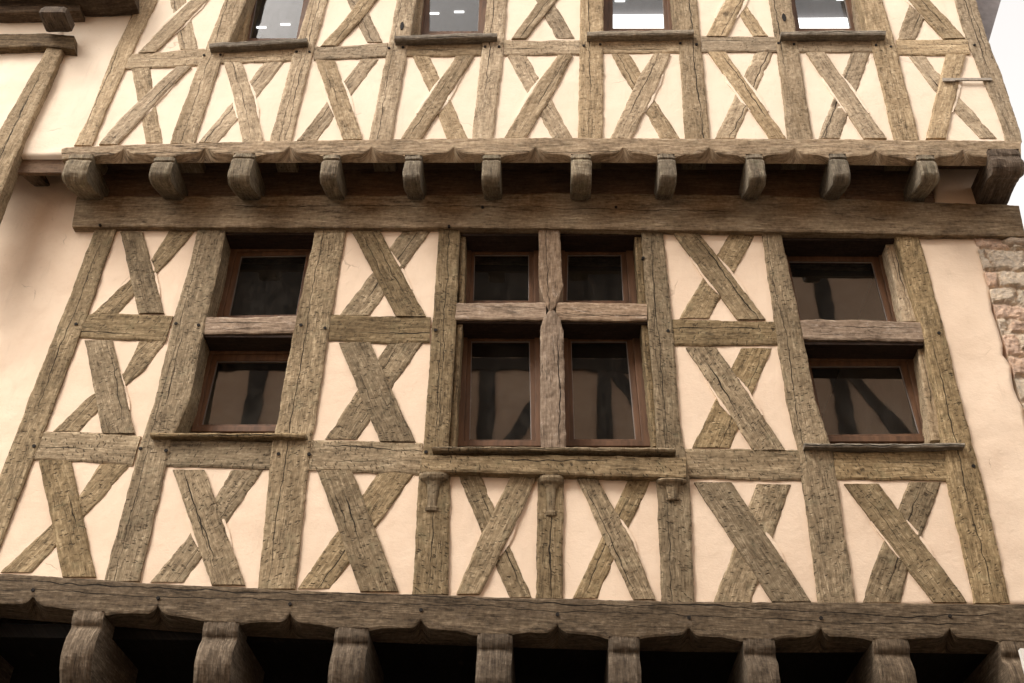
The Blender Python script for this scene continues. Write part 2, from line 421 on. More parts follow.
def corbel(name, xl, xr, prof, mat, parent, n=8, taper=0.0, rough=.004, lean=0.0, smooth=0):
    """profile [(Y,z)...] from top front, down and round to the back, swept across xl..xr"""
    for _ in range(smooth):
        q = [prof[0]]
        for a, b in zip(prof[:-1], prof[1:]):
            q += [(a[0]*.75+b[0]*.25, a[1]*.75+b[1]*.25), (a[0]*.25+b[0]*.75, a[1]*.25+b[1]*.75)]
        prof = q+[prof[-1]]
    pts = []
    for i in range(len(prof)-1):
        a = np.array(prof[i]); b = np.array(prof[i+1]); k = max(1, int(np.linalg.norm(b-a)/.014))
        pts += [a+(b-a)*j/k for j in range(k)]
    pts.append(np.array(prof[-1])); seed = rnd.random()*60; ou = rnd.random()*30
    verts = []; uvs = []; s = 0
    for i, p in enumerate(pts):
        if i: s += np.linalg.norm(p-pts[i-1])
        for j in range(n+1):
            f = j/n; x = xl+(xr-xl)*f; e = min(f, 1-f)*(xr-xl)
            t = pts[min(i+1, len(pts)-1)]-pts[max(i-1, 0)]; t = t/(np.linalg.norm(t)+1e-9)
            nr = np.array([t[1], -t[0]])           # outward-ish
            d = -.010*max(0, 1-e/.02)**1.4+rough*(nz(x*14, s*14, seed)+.6*nz(x*40, s*40, seed))
            y = p[0]-nr[0]*-d if False else p[0]
            q = np.array([p[0], p[1]])-nr*0
            q = q+np.array([nr[0], nr[1]])*d*(-1 if nr[0] > 0 and nr[1] >= 0 else 1)
            verts.append(np.array([x+rough*.8*nz(s*12, f*5, seed+9)+lean*s, q[0], q[1]])); uvs.append((x-xl+ou, s+ou))
    w = n+1; faces = []
    for i in range(len(pts)-1):
        for j in range(n):
            q = i*w+j; faces.append((q, q+w, q+w+1, q+1))
    # side walls: fan to a top-back point strip
    zt = max(p[1] for p in prof)+.0
    yb = max(p[0] for p in prof)
    for side in (0, n):
        x = verts[side][0]
        base = len(verts)
        # duplicate edge ring for crisp arris
        ids = []
        for i in range(len(pts)):
            v = verts[i*w+side]; verts.append(v.copy()); uvs.append((ou+5+v[2], v[1]+ou)); ids.append(base+i)
        b1 = len(verts); verts.append(np.array([verts[side][0], yb, zt])); uvs.append((ou+5+zt, yb+ou))
        poly = ids+[b1]
        faces.append(tuple(poly) if side else tuple(poly[::-1]))
    c1 = [len(verts)+k for k in range(4)]
    for x, y in ((verts[0][0], pts[0][0]), (verts[n][0], pts[0][0]), (verts[n][0], yb), (verts[0][0], yb)):
        verts.append(np.array([x, y, zt])); uvs.append((x+ou, y))
    faces.append(tuple(c1))
    k = [0.0]*len(verts)
    k1 = [900.0]*len(verts)
    return link(name, mesh(verts, faces, uvs, False, {'crk1': k1, 'crk2': k1}), mat, parent)

# ================================================================ THE MAIN HOUSE
house = thing('half_timbered_house', 'half-timbered house with cream plaster, X braces and a jettied upper storey, filling the view', 'house', (0, 0, 0))
YL = -.014       # lower timbers' face
YU = -J-.014     # upper timbers' face

# ---- lower storey posts
LP = {
 'p1': [(229,95,116),(312,63,87.5),(400,28,55),(474,0,27),(580,-42,-14)],
 'p2': [(229,197.5,225),(262,190,220),(316,174,206.5),(400,155,189),(440,141,172),(581,103.5,139)],
 'p3': [(229,315.5,345.5),(312.7,297.5,332),(341,291,327),(420,277.5,315.6),(439,272.6,311.5),(588.5,257.5,295)],
 'p4': [(228,438.8,460),(342,431,455),(443,423.5,448.5),(475,418.5,450.5),(594,412.3,447.6)],
 'pm': [(477,537.5,564),(520,537,563.5),(598,536,562.5)],
 'p5': [(229,641,662.7),(320,648,672.3),(420,656,680),(445,657.5,684),(481,657,690),(602,661.5,695)],
 'p6': [(232,762,781),(320,774.5,800),(400,786.5,816),(454,799,833),(603,818.5,856)],
 'p7': [(233,894,918),(320,920.5,942),(400,938,961.5),(445,945,973),(481,947,983),(603,975,1010.5)],
}
POST = {}
for k, st in LP.items():
    POST[k] = beam('post', 'V', st, YL-.004, .30, 'w_low', house)
# ---- lower rails (x, yTop, yBottom)
low_rails = [
 ([(79.5,313.5,337),(110,313,338.5),(173,315.5,341.5)], (-8,-8)),
 ([(44,431,459),(90,431.5,461),(141,435.5,465.5)], (-11,-9)),
 ([(168,441,466),(220,440,467),(273.5,442,468.5)], (-6,-3)),
 ([(331.5,314,340),(380,316,342.5),(430.5,316.5,342.5)], (-3,-1)),
 ([(311.5,439.5,469.5),(365,441,472),(422.5,443,474.5)], (-3,-1)),
 ([(672.6,319,345),(720,320,345.5),(775,321.5,344)], (1,3)),
 ([(685,449,478),(740,448.5,479),(799.5,450,480.5)], (2,4)),
 ([(833.5,452,479),(890,452,479.5),(945.5,450,480)], (2,3)),
]
for st, ec in low_rails: beam('rail', 'H', st, YL+.002, .26, 'w_low', house, endcut=ec)
# ---- lower braces: (front/back, stations)
fb = YL-.004; bb = YL+.007
low_br = [
 (1, [(231.5,120,142.7),(312.7,138,163.6)]), (0, [(231,168,195),(262,150,168),(290,117,138),(313,92,119)]),
 (1, [(340,84.4,112),(433,102,134.6)]), (0, [(341,139,166),(372,124,142),(400,84,108),(431,53,79)]),
 (1, [(460,38,70.5),(576.5,62.5,95)]), (0, [(464,99.5,130),(500,76,100),(572,0,31)]),
 (1, [(469.5,172.5,204.5),(584.5,211,244.4)]), (0, [(470,231,263),(515,205,232),(582,150,184)]),
 (1, [(231,352,380),(316,396,426)]), (0, [(231,402,430.5),(315,340,369.5)]),
 (1, [(342,338.5,370),(441,380,415)]), (0, [(343,388,422),(439,324.5,358)]),
 (1, [(470,317,352),(591,360,398.8)]), (0, [(472.5,378,415.5),(588.5,297.4,330.6)]),
 (1, [(476,511,537),(535,481,510),(593.5,456,480)]), (0, [(473,457.5,480),(535,483,505),(597,509,532)]),
 (1, [(479,577,598),(540,605,632),(599,634,656)]), (0, [(479.5,628,651),(540,600,623),(598,573,597)]),
 (1, [(232,672.5,699),(319,738,766)]), (0, [(233,729.5,756),(318,679.5,709)]),
 (1, [(347,686,717),(449.5,753.5,785.5)]), (0, [(348,741,772),(447.6,692,730)]),
 (1, [(482,693.5,731.5),(601.5,773,811.5)]), (0, [(484,757,791),(602,713.7,751.5)]),
 (1, [(483.5,844.5,879),(602,933.7,968)]), (0, [(482,909,942),(570,872,908),(602,863,901)]),
]
for f, st in low_br: beam('brace', 'V', st, fb if f else bb, .12, 'w_low', house, rough=.004)

def fillets(brs, Y, mat):
    for i in range(0, len(brs), 2):
        fs = brs[i][1]; bs = brs[i+1][1]
        y0 = max(fs[0][0], bs[0][0]); y1 = min(fs[-1][0], bs[-1][0])
        best = min((abs(sum(lerp_st(fs, y0+(y1-y0)*k/60))-sum(lerp_st(bs, y0+(y1-y0)*k/60))), y0+(y1-y0)*k/60) for k in range(61))[1]
        for side in (0, 1):
            if rnd.random() > .62: continue
            ys = [best-19, best-9, best, best+9, best+19]
            ys = [y for y in ys if y0+2 < y < y1-2]
            if len(ys) < 3: continue
            st = []
            for q, y in enumerate(ys):
                a, b = lerp_st(fs, y); w_ = rnd.uniform(1.8, 3.8) if 0 < q < len(ys)-1 else .8
                st.append((y, a-w_, a+.8) if side == 0 else (y, b-.8, b+w_))
            beam('plaster_fillet', 'V', st, Y, .03, mat, house, crack=0, wob=.002, rough=.001, edge=.002)
fillets(low_br, YL+.0035, 'pl_low')
# ---- upper storey posts
UPs = {
 'u1': [(0,139,156.5),(29,125.5,143),(46,116,134.5),(68,107,125),(90,98.5,115),(111,91,105.5),(133,80,96.5),(145,73.5,91.5)],
 'u2': [(0,224.5,246),(46,206,227),(62,199,220.5),(133,172.7,197),(143,170,194)],
 'u3': [(0,309.6,327),(48,294.5,314),(84,285,304.5),(133,271.5,293),(142,269,290.5)],
 'u4': [(0,396.6,416),(48,387.5,407.5),(133,370.3,392.7),(141,369,391)],
 'u5': [(0,487,507),(60,480.5,502.5),(133,472.3,493.3),(140,471.8,492.5)],
 'u6': [(0,580.5,603.5),(138,578,603)],
 'u7': [(0,673,697),(52,679.5,702),(133,685,709.8),(139,685.5,710.5)],
 'u8': [(0,769.4,791),(50,777,799),(133,787,812.3),(139,788,813)],
 'u9': [(0,860,882.6),(45,871.5,896),(133,893,917.8),(140,894.5,919)],
 'u10': [(0,955,976),(39,967,988),(74,981,1001.7),(110,997,1013),(133,1004.5,1021),(141,1005.5,1022.5)],
}
TOPY = -74
def ext(st, y):
    (y0, a0, b0), (y1, a1, b1) = st[0], st[1]
    k = (y-y0)/(y1-y0)
    return [(y, a0+k*(a1-a0), b0+k*(b1-b0))]+st
for k in UPs:
    base = UPs[k]
    # extrapolate the head of each post towards the zenith point
    x0 = (base[0][1]+base[0][2])/2; hw = (base[0][2]-base[0][1])/2
    t = (TOPY-0)/(0+1140.0); xt = x0+(x0-565)*t
    UPs[k] = [(TOPY, xt-hw*.92, xt+hw*.92)]+base
    POST[k] = beam('post', 'V', UPs[k], YU-.004, .30, 'w_up', house)
up_rails = [
 ([(127.5,53.5,68.5),(165,51.5,67),(180,49.5,66.5),(205,48.2,64.5)], (-4,-5)),
 ([(223,51,63),(260,49,62),(298,47.5,60.5)], (-2,-3)),
 ([(314.5,45.5,59.8),(340,46,58.8),(388,42,56.6)], (-1,-2)),
 ([(407.5,45,55.6),(445,44,55.6),(482,43,55)], (-1,-1)),
 ([(504,39.5,55),(540,40.5,54.5),(580,39.5,54)], (0,0)),
 ([(603.5,40,52.7),(679,38.5,52)], (0,1)),
 ([(701.6,35.5,51.4),(735,36,51),(777,36.5,51.7)], (0,1)),
 ([(797.5,41,51.7),(872,40.5,52)], (1,2)),
 ([(896,39,54.7),(930,39.5,55),(967,38.5,53.5)], (2,3)),
]
for st, ec in up_rails: beam('rail', 'H', st, YU+.002, .26, 'w_up', house, endcut=ec, crack=.8)
ufb = YU-.004; ubb = YU+.007
def up(st): return ext(st, -46)
up_br = [
 (1, up([(0,190,206.5),(26,163,181.6),(52,138,154.5)])), (0, up([(0,170,186),(49,180,198)])),
 (1, [(66,176,190.6),(101,137.5,156),(120,118,139),(144,98.6,117)]), (0, [(67,131,150),(98,137,154),(142.5,146,163)]),
 (1, [(62,223.5,242),(97.6,234,254),(142,242.5,263)]), (0, [(62,264,284),(97,236,257),(142,198,218)]),
 (1, up([(0,359.5,376),(21,343,360),(45.5,320,336)])), (0, up([(0,347,362),(42,367,382.8)])),
 (1, [(60,315.5,335),(139,343,363)]), (0, [(59,360.5,378.5),(140,297,317)]),
 (1, [(55.5,456,474),(138.5,400,421)]), (0, [(55.5,412.5,429),(74,421,438),(92,429.5,447),(138.5,447,468)]),
 (1, up([(0,539,556),(38,511.5,526)])), (0, up([(0,536,553),(38,556,574.5)])),
 (1, [(54.5,557.6,572.4),(86,535,557),(138,504,525)]), (0, [(54.7,506.8,526.4),(138,552,573)]),
 (1, [(53.5,653,671),(80,637,660),(138,610.5,631.5)]), (0, [(53.5,611,630),(72,621,640.5),(90,633,649),(138,660,680)]),
 (1, up([(0,725.4,744.5),(36,706,727.4)])), (0, up([(0,730,743),(36,753,768)])),
 (1, [(51.5,708.4,725.4),(138,770,787)]), (0, [(51.5,755.7,774),(138,715,735)]),
 (1, [(52,806.5,825),(138,864,887)]), (0, [(52.5,851,870.5),(138,818,840)]),
 (1, up([(0,909,930.4),(38,943.5,965.8)])), (0, up([(0,911,932),(14,906,927),(39,897.5,916)])),
 (1, [(54,946,965.8),(138,926,946)]), (0, [(56,909,925),(87,932,951),(112,956,974),(138,980,997)]),
]
for f, st in up_br: beam('brace', 'V', st, ufb if f else ubb, .12, 'w_up', house, rough=.004)

fillets(up_br, YU+.0035, 'pl_up')
# ---- plates and carved jetty beams
beam('wall_plate', 'H', [(77,196.5,226),(256,195.5,227),(460,194.5,227),(560,193,228),(768,195,231),(900,201,233.5),(1019,205,236)], -.050, .40, 'w_beam', house, endcut=(-5,6), crack=1.2)
def ogee(x, cusps, edges_y, rise, tip):
    """lower edge of a beam with shallow carved arches meeting in pointed cusps"""
    yb = np.interp(x, [e[0] for e in edges_y], [e[1] for e in edges_y])
    c = min(cusps, key=lambda q: abs(q-x)); d = abs(x-c)
    i = cusps.index(c); half = 44*rise[1]
    if d > half: return yb, yb
    t = d/half
    y = yb-rise[0]*(1-t**5)*(.75+.25*(1-t))                       # the arch
    if d < 14: y -= tip*(1-d/14.0)**2.6               # the point
    return y, yb
cus_u = [124,206,290,372,454,536,624,710,795,876,963]
eu = [(60,158.5),(200,157),(400,157),(600,157),(800,158),(900,160),(1022,160)]
top_u = [(60,149),(66,147),(130,144.5),(256,141),(512,137.5),(768,138.5),(900,139.5),(1022,141)]
def carved(name, x0, x1, top, edge, cus, rise, tip, Yf, depth, mat, flat=.0):
    st = []; xs = list(np.arange(x0, x1, 2.0))+[x1]
    yb_at = {}
    for x in xs:
        y, yb = ogee(x, cus, edge, rise, tip); st.append((x, np.interp(x, [t[0] for t in top], [t[1] for t in top]), y)); yb_at[x] = yb
    def back(k, f, p):
        if f > .999:
            yb = np.interp(k, [e[0] for e in edge], [e[1] for e in edge])
            q = P(k, yb-flat, Yf); return np.array([p[0], p[1], q[2]])
        return p
    return beam(name, 'H', st, Yf, depth, mat, house, back=back, wob=.002, edge=.004)
carved('jetty_beam', 61.5, 1021, top_u, eu, cus_u, (4.5, .80), 5.5, YU-.030, .055, 'w_beam')
cus_l = [-90,33,158,290,421,557.5,689,821,950,1080]
el = [(-130,598),(0,607),(85,613.5),(222,624),(350,630),(490,635.5),(620,639.5),(755,641.5),(890,641),(1010,643),(1150,648)]
top_l = [(-130,566),(0,573.5),(62,577),(150,583),(254,588),(330,592),(420,594),(515,597.5),(685,601.5),(855,602.5),(1024,604.5),(1150,607)]
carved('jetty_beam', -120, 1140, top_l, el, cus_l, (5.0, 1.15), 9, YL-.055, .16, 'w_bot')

# ---- joist-end corbels of the upper jetty
zt = None
Yc = YU-.052
ucx = [(66.5,93),(151.5,175),(231,255),(321,340),(403,422),(482.5,501),(570.8,591.5),(657.6,677),(745.8,765),(829,848.5),(916.5,937)]
for i, (a, b) in enumerate(ucx):
    yt = 154.5+rnd.uniform(-1.2, 1.2)+(1.5 if i < 2 else 0)
    A = P(a, yt, Yc); B = P(b, yt, Yc); z0 = A[2]
    zb = P(a, 201+rnd.uniform(-1, 1), -.06)[2]
    hgt = z0-zb
    rr = .15+rnd.uniform(-.03, .03)
    prof = [(Yc+.006, z0+.01), (Yc+.002, z0-.028), (Yc+.014, z0-.036), (Yc+.006, z0-.046), (Yc-.002, z0-.060)]
    zb = P(a, 199, -.06)[2]
    zn = P(a, 179+rnd.uniform(-2.5, 2), Yc)[2]
    q0 = z0-.060; rr = .055
    prof += [(Yc-.006, (q0+zn)/2+.02)]
    for t in range(0, 8):
        an = t/7*math.pi/2
        prof.append((Yc-.004+rr*1.3*(1-math.cos(an)), zn+rr-rr*math.sin(an)))
    prof += [(-.20, zn+(zb-zn)*.35), (-.06, zb), (.10, zb)]
    corbel('corbel', A[0]+(.014 if i < 5 else .002), B[0]-(.014 if i > 6 else .002), prof, 'w_corbel', house, rough=rnd.uniform(.004, .008))
# big corner corbel
A = P(990, 151, Yc-.01); B = P(1020, 151, Yc-.01); zb = P(1000, 196, -.1)[2]; z0 = A[2]
prof = [(Yc-.01, z0+.02), (Yc-.012, z0-.03), (Yc-.004, z0-.05), (Yc-.02, z0-.10), (Yc+.0, z0-.16), (Yc+.05, z0-.19), (Yc+.12, zb+.01), (-.04, zb), (.10, zb)]
corbel('corbel', A[0]-.01, B[0], prof, 'w_dark', house, rough=.008, smooth=1)
# boards between the joists and the underside of the floor
zs = P(500, 172, 0)[2]
zsof = zs+.02
xsl = P(80, 190, 0)[0]; xsr = P(1010, 190, 0)[0]
zp = P(500, 194, 0)[2]
edges = [P((a+b)/2+6, 190, 0)[0] for a, b in ucx]+[P(985, 190, 0)[0]]
bays = list(zip(edges[:-1], edges[1:]))
for i, (xa, xb) in enumerate(bays):
    last = i == len(bays)-1
    if last: panel([(935,160),(935,205)], [(998,160),(998,207)], -.004, .1, 'pl_low', house)
    else: box('joist_board', (xa, .0, zp-.15), (xb-.004, .05, zsof+.02), 'w_board', house)
box('joist_board', (edges[0]-.02, .0, zp-.02), (edges[0]-.004, .05, zsof+.02), 'w_board', house)
for k in range(3):
    ya = YU+.13+k*.125
    box('floor_board', (P(60,160,-J)[0], ya, zsof+.002*k), (P(1012,160,-J)[0], ya+.122, zsof+.03), 'w_board', house)

# ---- corbels of the lower jetty
Yd = YL-.065
lcx = [(-62,-28,602),(73,104,613),(203.5,239,624),(334.5,369,630),(477.5,512,636),(608.5,639.5,639),(743.5,775,641),(873,908.5,641),(1000,1030,644),(1125,1160,648)]
for i, (a, b, yt) in enumerate(lcx):
    A = P(a, yt, Yd); B = P(b, yt, Yd); z0 = A[2]
    bul = rnd.uniform(.008, .03)
    prof = [(Yd, z0+.015), (Yd-.004, z0-.03), (Yd+.006, z0-.055), (Yd+.022, z0-.07), (Yd-bul*.3, z0-.11), (Yd-bul, z0-.16), (Yd-bul, z0-.24), (Yd+.01, z0-.30), (Yd+.05, z0-.36), (Yd+.11, z0-.40), (Yd+.2, z0-.41), (.60, z0-.38)]
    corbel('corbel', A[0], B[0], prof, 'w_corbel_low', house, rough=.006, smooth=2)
# arcade ceiling, inner wall (recess shade in their colour), floor of the storey above
z1 = P(500, 640, YL)[2]
box('arcade_ceiling', (-4.2, YL+.13, z1+.02), (4.6, 3.0, z1+.10), 'w_recess_shade', house, 1)
box('ground_floor_wall', (-4.2, 1.15, 0), (4.6, 1.3, z1+.02), 'w_recess_shade', house, 2)
for x in (-3.6, -1.2, 1.25, 3.75):
    box('arcade_post', (x, .02, 0), (x+.24, .28, z1-.5), 'w_dark', house, 2)
box('bressumer', (-4.2, .05, z1-.5), (4.6, .28, z1-.24), 'w_dark', house, 0) if False else None

# ---- infill panels
def ctr(st):
    return lambda y: (lambda ab: (ab[0]+ab[1])/2)(lerp_st(st, y))
def bay_panels(posts, names, rows, Y, mat, skip, inset=.0):
    for i in range(len(names)-1):
        L = ctr(posts[names[i]]); Rr = ctr(posts[names[i+1]])
        for r, (ya, yb) in enumerate(rows(names[i])):
            if (names[i], r) in skip: continue
            ys = [ya, (ya+yb)/2, yb]
            panel([(L(y)+.6, y) for y in ys], [(Rr(y)-.6, y) for y in ys], Y, .10, mat, house)
lskip = {('p2', 0), ('p2', 1), ('p4', 0), ('p4', 1), ('p4', 2), ('p6', 0), ('p6', 1)}
lrows = lambda n: [(212, 328), (328, {'p1': 449, 'p2': 455, 'p3': 456, 'p5': 464, 'p6': 466}.get(n, 455)), ({'p1': 449, 'p2': 455, 'p3': 456, 'p5': 464, 'p6': 466}.get(n, 455), 606)]
bay_panels(LP, ['p1', 'p2', 'p3', 'p4', 'p5', 'p6', 'p7'], lrows, .0, 'pl_low', lskip)
panel([(434,457.5),(428,612)], [(550,457.5),(548.5,612)], .0, .1, 'pl_low', house)
panel([(551.5,457.5),(549.5,612)], [(672,457.5),(679,612)], .0, .1, 'pl_low', house)
uskip = {('u2', 0), ('u4', 0), ('u6', 0), ('u8', 0)}
bay_panels(UPs, [f'u{i}' for i in range(1, 11)], lambda n: [(TOPY-10, {'u1': 59, 'u2': 56, 'u3': 52}.get(n, 47)), ({'u1': 59, 'u2': 56, 'u3': 52}.get(n, 47), 150)], -J, 'pl_up', uskip)
# plaster beyond the outer posts
panel([(-140,150),(-160,240),(-250,400),(-360,598)], [(112,150),(104,240),(40,400),(-16,598)], .004, .1, 'pl_low', house, step=.04, amp=.010)
panel(dense([(905,225),(931,310),(950,400),(960,470),(1000,606)]), ragged([(979,236),(993,310),(1018,400),(1040,470),(1100,606)], 6), .0, .06, 'pl_low', house, step=.03, amp=.008)
panel([(90,TOPY-10),(54,47),(40,100),(14,156)], [(170,TOPY-10),(122,47),(100,100),(78,156)], -J-.004, .1, 'pl_up', house, step=.04, amp=.008)
# underside at the left end of the jetty
lb = P(20, 157, -J); rb = P(70, 157, -J)
box('soffit_board', (lb[0]-.3, -J+.004, lb[2]+.13), (rb[0], .0, lb[2]+.16), 'w_board', house)
box('end_board', (lb[0]-.0, -.27, P(40,172.5,-.27)[2]), (rb[0]+.02, -.24, lb[2]+.01), 'w_board', house)
A = P(20, 167, -.22); B = P(34, 167, -.22)
corbel('corbel', A[0], B[0]+.02, [(-.235, A[2]+.03), (-.24, A[2]-.02), (-.21, A[2]-.055), (-.10, A[2]-.02), (.05, A[2]+.05)], 'w_dark', house)

# ---- sills
def sill(st, Y, mat='w_sill', name='sill_board', d=.30):
    return beam(name, 'H', st, Y, d, mat, house, crack=.6, wob=.003, rough=.004, edge=.006)
sill([(150,432.5,436),(230,432.5,436),(305,433,436.5)], YL-.045, 'w_low')
sill([(432,446,449.5),(560,446.5,450),(676,447.5,451)], YL-.075, 'w_low')
sill([(804.5,443,446.5),(890,443,446.5),(965,442.5,446)], YL-.05)
beam('sill_beam', 'H', [(421.5,455,471),(560,455,474),(686,457.5,477)], YL-.045, .34, 'w_low', house, crack=.6)
sill([(209,42.5,47),(260,40,44.5),(307,37,41.5)], YU-.06)
sill([(394.5,35.5,39.5),(450,33,37.5),(497,32,36)], YU-.06)
sill([(587,31,35.5),(640,30,34.5),(694,29,33.5)], YU-.06)
sill([(781,31,35),(840,30,34.5),(886,30,34.5)], YU-.06)

# added linings under the plate and transoms, recess shade put into their colour
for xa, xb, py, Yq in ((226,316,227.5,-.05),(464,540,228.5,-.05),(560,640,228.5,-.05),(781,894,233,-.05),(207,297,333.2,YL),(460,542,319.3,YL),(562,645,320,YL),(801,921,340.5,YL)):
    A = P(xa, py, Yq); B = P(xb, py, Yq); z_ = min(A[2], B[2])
    box('window_head_shade', (A[0]-.02, .006, z_-.016), (B[0]+.02, .175, z_+.004), 'w_head', house)
# ---- little carved brackets under the middle sill
def bracket(x0, x1, y0, y1, parent):
    Yb = YL-.05
    A = P(x0, y0, Yb); B = P(x1, y0, Yb); z0 = A[2]; L = (A[2]-P(x0, y1, Yb)[2])
    c = (A[0]+B[0])/2; hw = (B[0]-A[0])/2
    sec = [(0, 1.0, .05), (.07, 1.0, .052), (.14, .92, .046), (.20, .60, .034), (.28, .42, .028), (.6, .34, .022), (.85, .30, .020), (.90, .46, .026), (.97, .42, .022), (1, .25, .012)]
    v = []; f = []
    ring = 12
    for t, w, d in sec:
        for k in range(ring):
            a = math.pi*k/(ring-1)
            v.append((c-hw*w*math.cos(a)*(1 if k not in (0,) else 1), YL+.005-(d)*(math.sin(a)**.5), z0-L*t))
    for i in range(len(sec)-1):
        for k in range(ring-1):
            q = i*ring+k; f.append((q, q+ring, q+ring+1, q+1))
    f.append(tuple(range(ring))); f.append(tuple((len(sec)-1)*ring+k for k in range(ring))[::-1])
    uv = [(p[0], p[2]) for p in v]
    return link('bracket', mesh(v, f, uv), 'w_low', parent)
bracket(418.5, 449, 471, 508, house); bracket(538.5, 564, 474, 513, house); bracket(656.5, 688, 477, 497, house)

# ---- mullions and transoms
beam('transom', 'H', [(199,317,333.5),(250,317,333),(299,315.5,332.5)], YL+.004, .17, 'w_red', house, endcut=(-5,-3))
beam('transom', 'H', [(455,302.5,319),(500,302.5,319),(546,302,319)], YL-.002, .17, 'w_red', house)
beam('transom', 'H', [(556,302,319.5),(600,302.5,320),(647,303.5,320.5)], YL-.002, .17, 'w_red', house)
beam('transom', 'H', [(798.5,319.5,339),(850,319,339.5),(924,322,341)], YL+.004, .17, 'w_red', house, endcut=(4,4))
beam('mullion', 'V', [(226,538.5,559.5),(285,539,562.5),(303,545,557),(311,550.5,552.5)], YL-.012, .18, 'w_red', house, rough=.005)
beam('mullion', 'V', [(308,550.5,552.5),(318,543,560.5),(330,540,563),(447,541,566)], YL-.012, .18, 'w_red', house, rough=.005)
# side jambs of the windows
beam('jamb', 'V', [(229,460.5,466),(302,458,464),(345,456,460.5),(446,449,455.5)], YL+.03, .18, 'w_low', house, crack=0)
beam('jamb', 'V', [(229,634,640.5),(302,639,646),(345,643,650),(446,653,658)], YL+.03, .18, 'w_low', house, crack=0)
beam('jamb', 'V', [(236,884,893),(321,903,921)], YL+.06, .16, 'w_up', house, crack=.3)
beam('jamb', 'V', [(342,917,925.5),(440,931,948)], YL+.06, .16, 'w_up', house, crack=.3)
beam('jamb', 'V', [(-70,243,262),(0,236,251),(44,229,243)], YU+.10, .16, 'w_up', house, crack=0)
beam('jamb', 'V', [(-70,412,432),(0,409,423),(38,404,419)], YU+.10, .16, 'w_up', house, crack=0)
beam('jamb', 'V', [(-70,848,862),(0,853,866),(38,859,872)], YU+.10, .16, 'w_up', house, crack=0)

# ---- windows
def ring(name, outer, inner, Yf, depth, mat, parent):
    v = []; f = []
    for q, Y in ((outer, Yf+.0), (inner, Yf+.0), (inner, Yf+depth), (outer, Yf+depth)):
        for p in q: v.append(np.array([p[0], Y, p[2]]))
    for a in range(4):
        b = (a+1) % 4
        for k in range(4):
            k2 = (k+1) % 4
            f.append((k*4+a, k*4+b, k2*4+b, k2*4+a))
    o = link(name, mesh(v, f), mat, parent)
    md = o.modifiers.new('bevel', 'BEVEL'); md.width = .004; md.segments = 2
    return o
def inset(q, d):
    c = sum(q)/4; out = []
    for i in range(4):
        p = q[i]; a = q[(i+1) % 4]-p; b = q[(i-1) % 4]-p
        a = a/np.linalg.norm(a); b = b/np.linalg.norm(b)
        s = abs(np.cross(a, b)[1]) or 1
        out.append(p+(a+b)*d/s)
    return out
def window(outer, gl, Yf, parent=house, gm='glass'):
    O = [P(x, y, Yf) for x, y in outer]; G = [P(x, y, Yf+.03) for x, y in gl]
    Gf = [np.array([p[0], Yf, p[2]]) for p in G]
    mid = [o*.42+g*.58 for o, g in zip(O, Gf)]
    w = ring('window', O, mid, Yf, .07, 'frame', parent)
    s = ring('sash', inset(mid, -.001), inset(Gf, -.004), Yf+.018, .045, 'frame', w)
    ring('glazing_bead', inset(Gf, -.005), Gf, Yf+.030, .012, 'bead', s)
    gg = inset(Gf, -.004); v = [np.array([p[0], Yf+.036, p[2]]) for p in gg]+[np.array([p[0], Yf+.044, p[2]]) for p in gg]
    f = [(0,1,2,3),(7,6,5,4)]+[(a, a+4, (a+1) % 4+4, (a+1) % 4) for a in range(4)]
    nrm = np.cross(v[1]-v[0], v[2]-v[0])[1]; me = mesh(v, [(0,1,2,3) if nrm < 0 else (3,2,1,0)]); link('pane', me, gm, w)
    return w
YW = .16
window([(230,246),(317,245),(303,322),(212,322)], [(241.7,257),(306,256),(295.8,315),(229.7,316)], YW)
window([(206,345),(301,345),(286,431.5),(191,431.5)], [(217.7,362),(288.5,361.8),(277,424.8),(202.7,424.8)], YW)
window([(466.4,246),(541,246),(541,308),(463,308)], [(475,255.5),(528.3,255.5),(528.3,301),(473.8,301)], YW)
window([(560,246),(633,246),(638,308),(559,308)], [(568.3,255.5),(620.5,255.5),(623,301),(567.3,301)], YW)
window([(461.8,331),(542,331),(542,446),(455.5,446)], [(472,342),(529,342),(530.8,440),(470,440)], YW)
window([(562,331),(641,331),(651.5,446),(563,446)], [(571.5,342),(626,342),(635,439.5),(574.6,439.5)], YW)
window([(783,245),(887,245),(903,328),(796,328)], [(789.3,262),(871.3,262.5),(887,321),(801,320)], YW)
window([(803,354),(915,354),(931,441.5),(820,441.5)], [(811,367),(899.5,366.8),(918.7,434),(826,435)], YW)
YWU = -J+.14
def upw(gb, gt, ot, ob, yb):   # glass bottom xs, glass xs at y=0, outer xs at y=0, outer bottom xs
    k = -62.0
    ex = lambda b, t: t+(t-b)/(0-yb)*k*-1*-1
    g = [(gt[0]+(gt[0]-gb[0])/yb*62, -62), (gt[1]+(gt[1]-gb[1])/yb*62, -62), (gb[1], yb), (gb[0], yb)]
    o = [(ot[0]+(ot[0]-ob[0])/yb*70, -70), (ot[1]+(ot[1]-ob[1])/yb*70, -70), (ob[1], yb+6), (ob[0], yb+6)]
    return window(o, g, YWU, gm='glass_up')
upw((250,296),(257,303.5),(247,311),(238,303),39)
upw((429.5,477.5),(430,479),(419,488),(415,486),32)
upw((613,664),(613,662.5),(603,673),(603,675),29)
upw((800,850.5),(795,844.5),(786,855),(792,862),29)
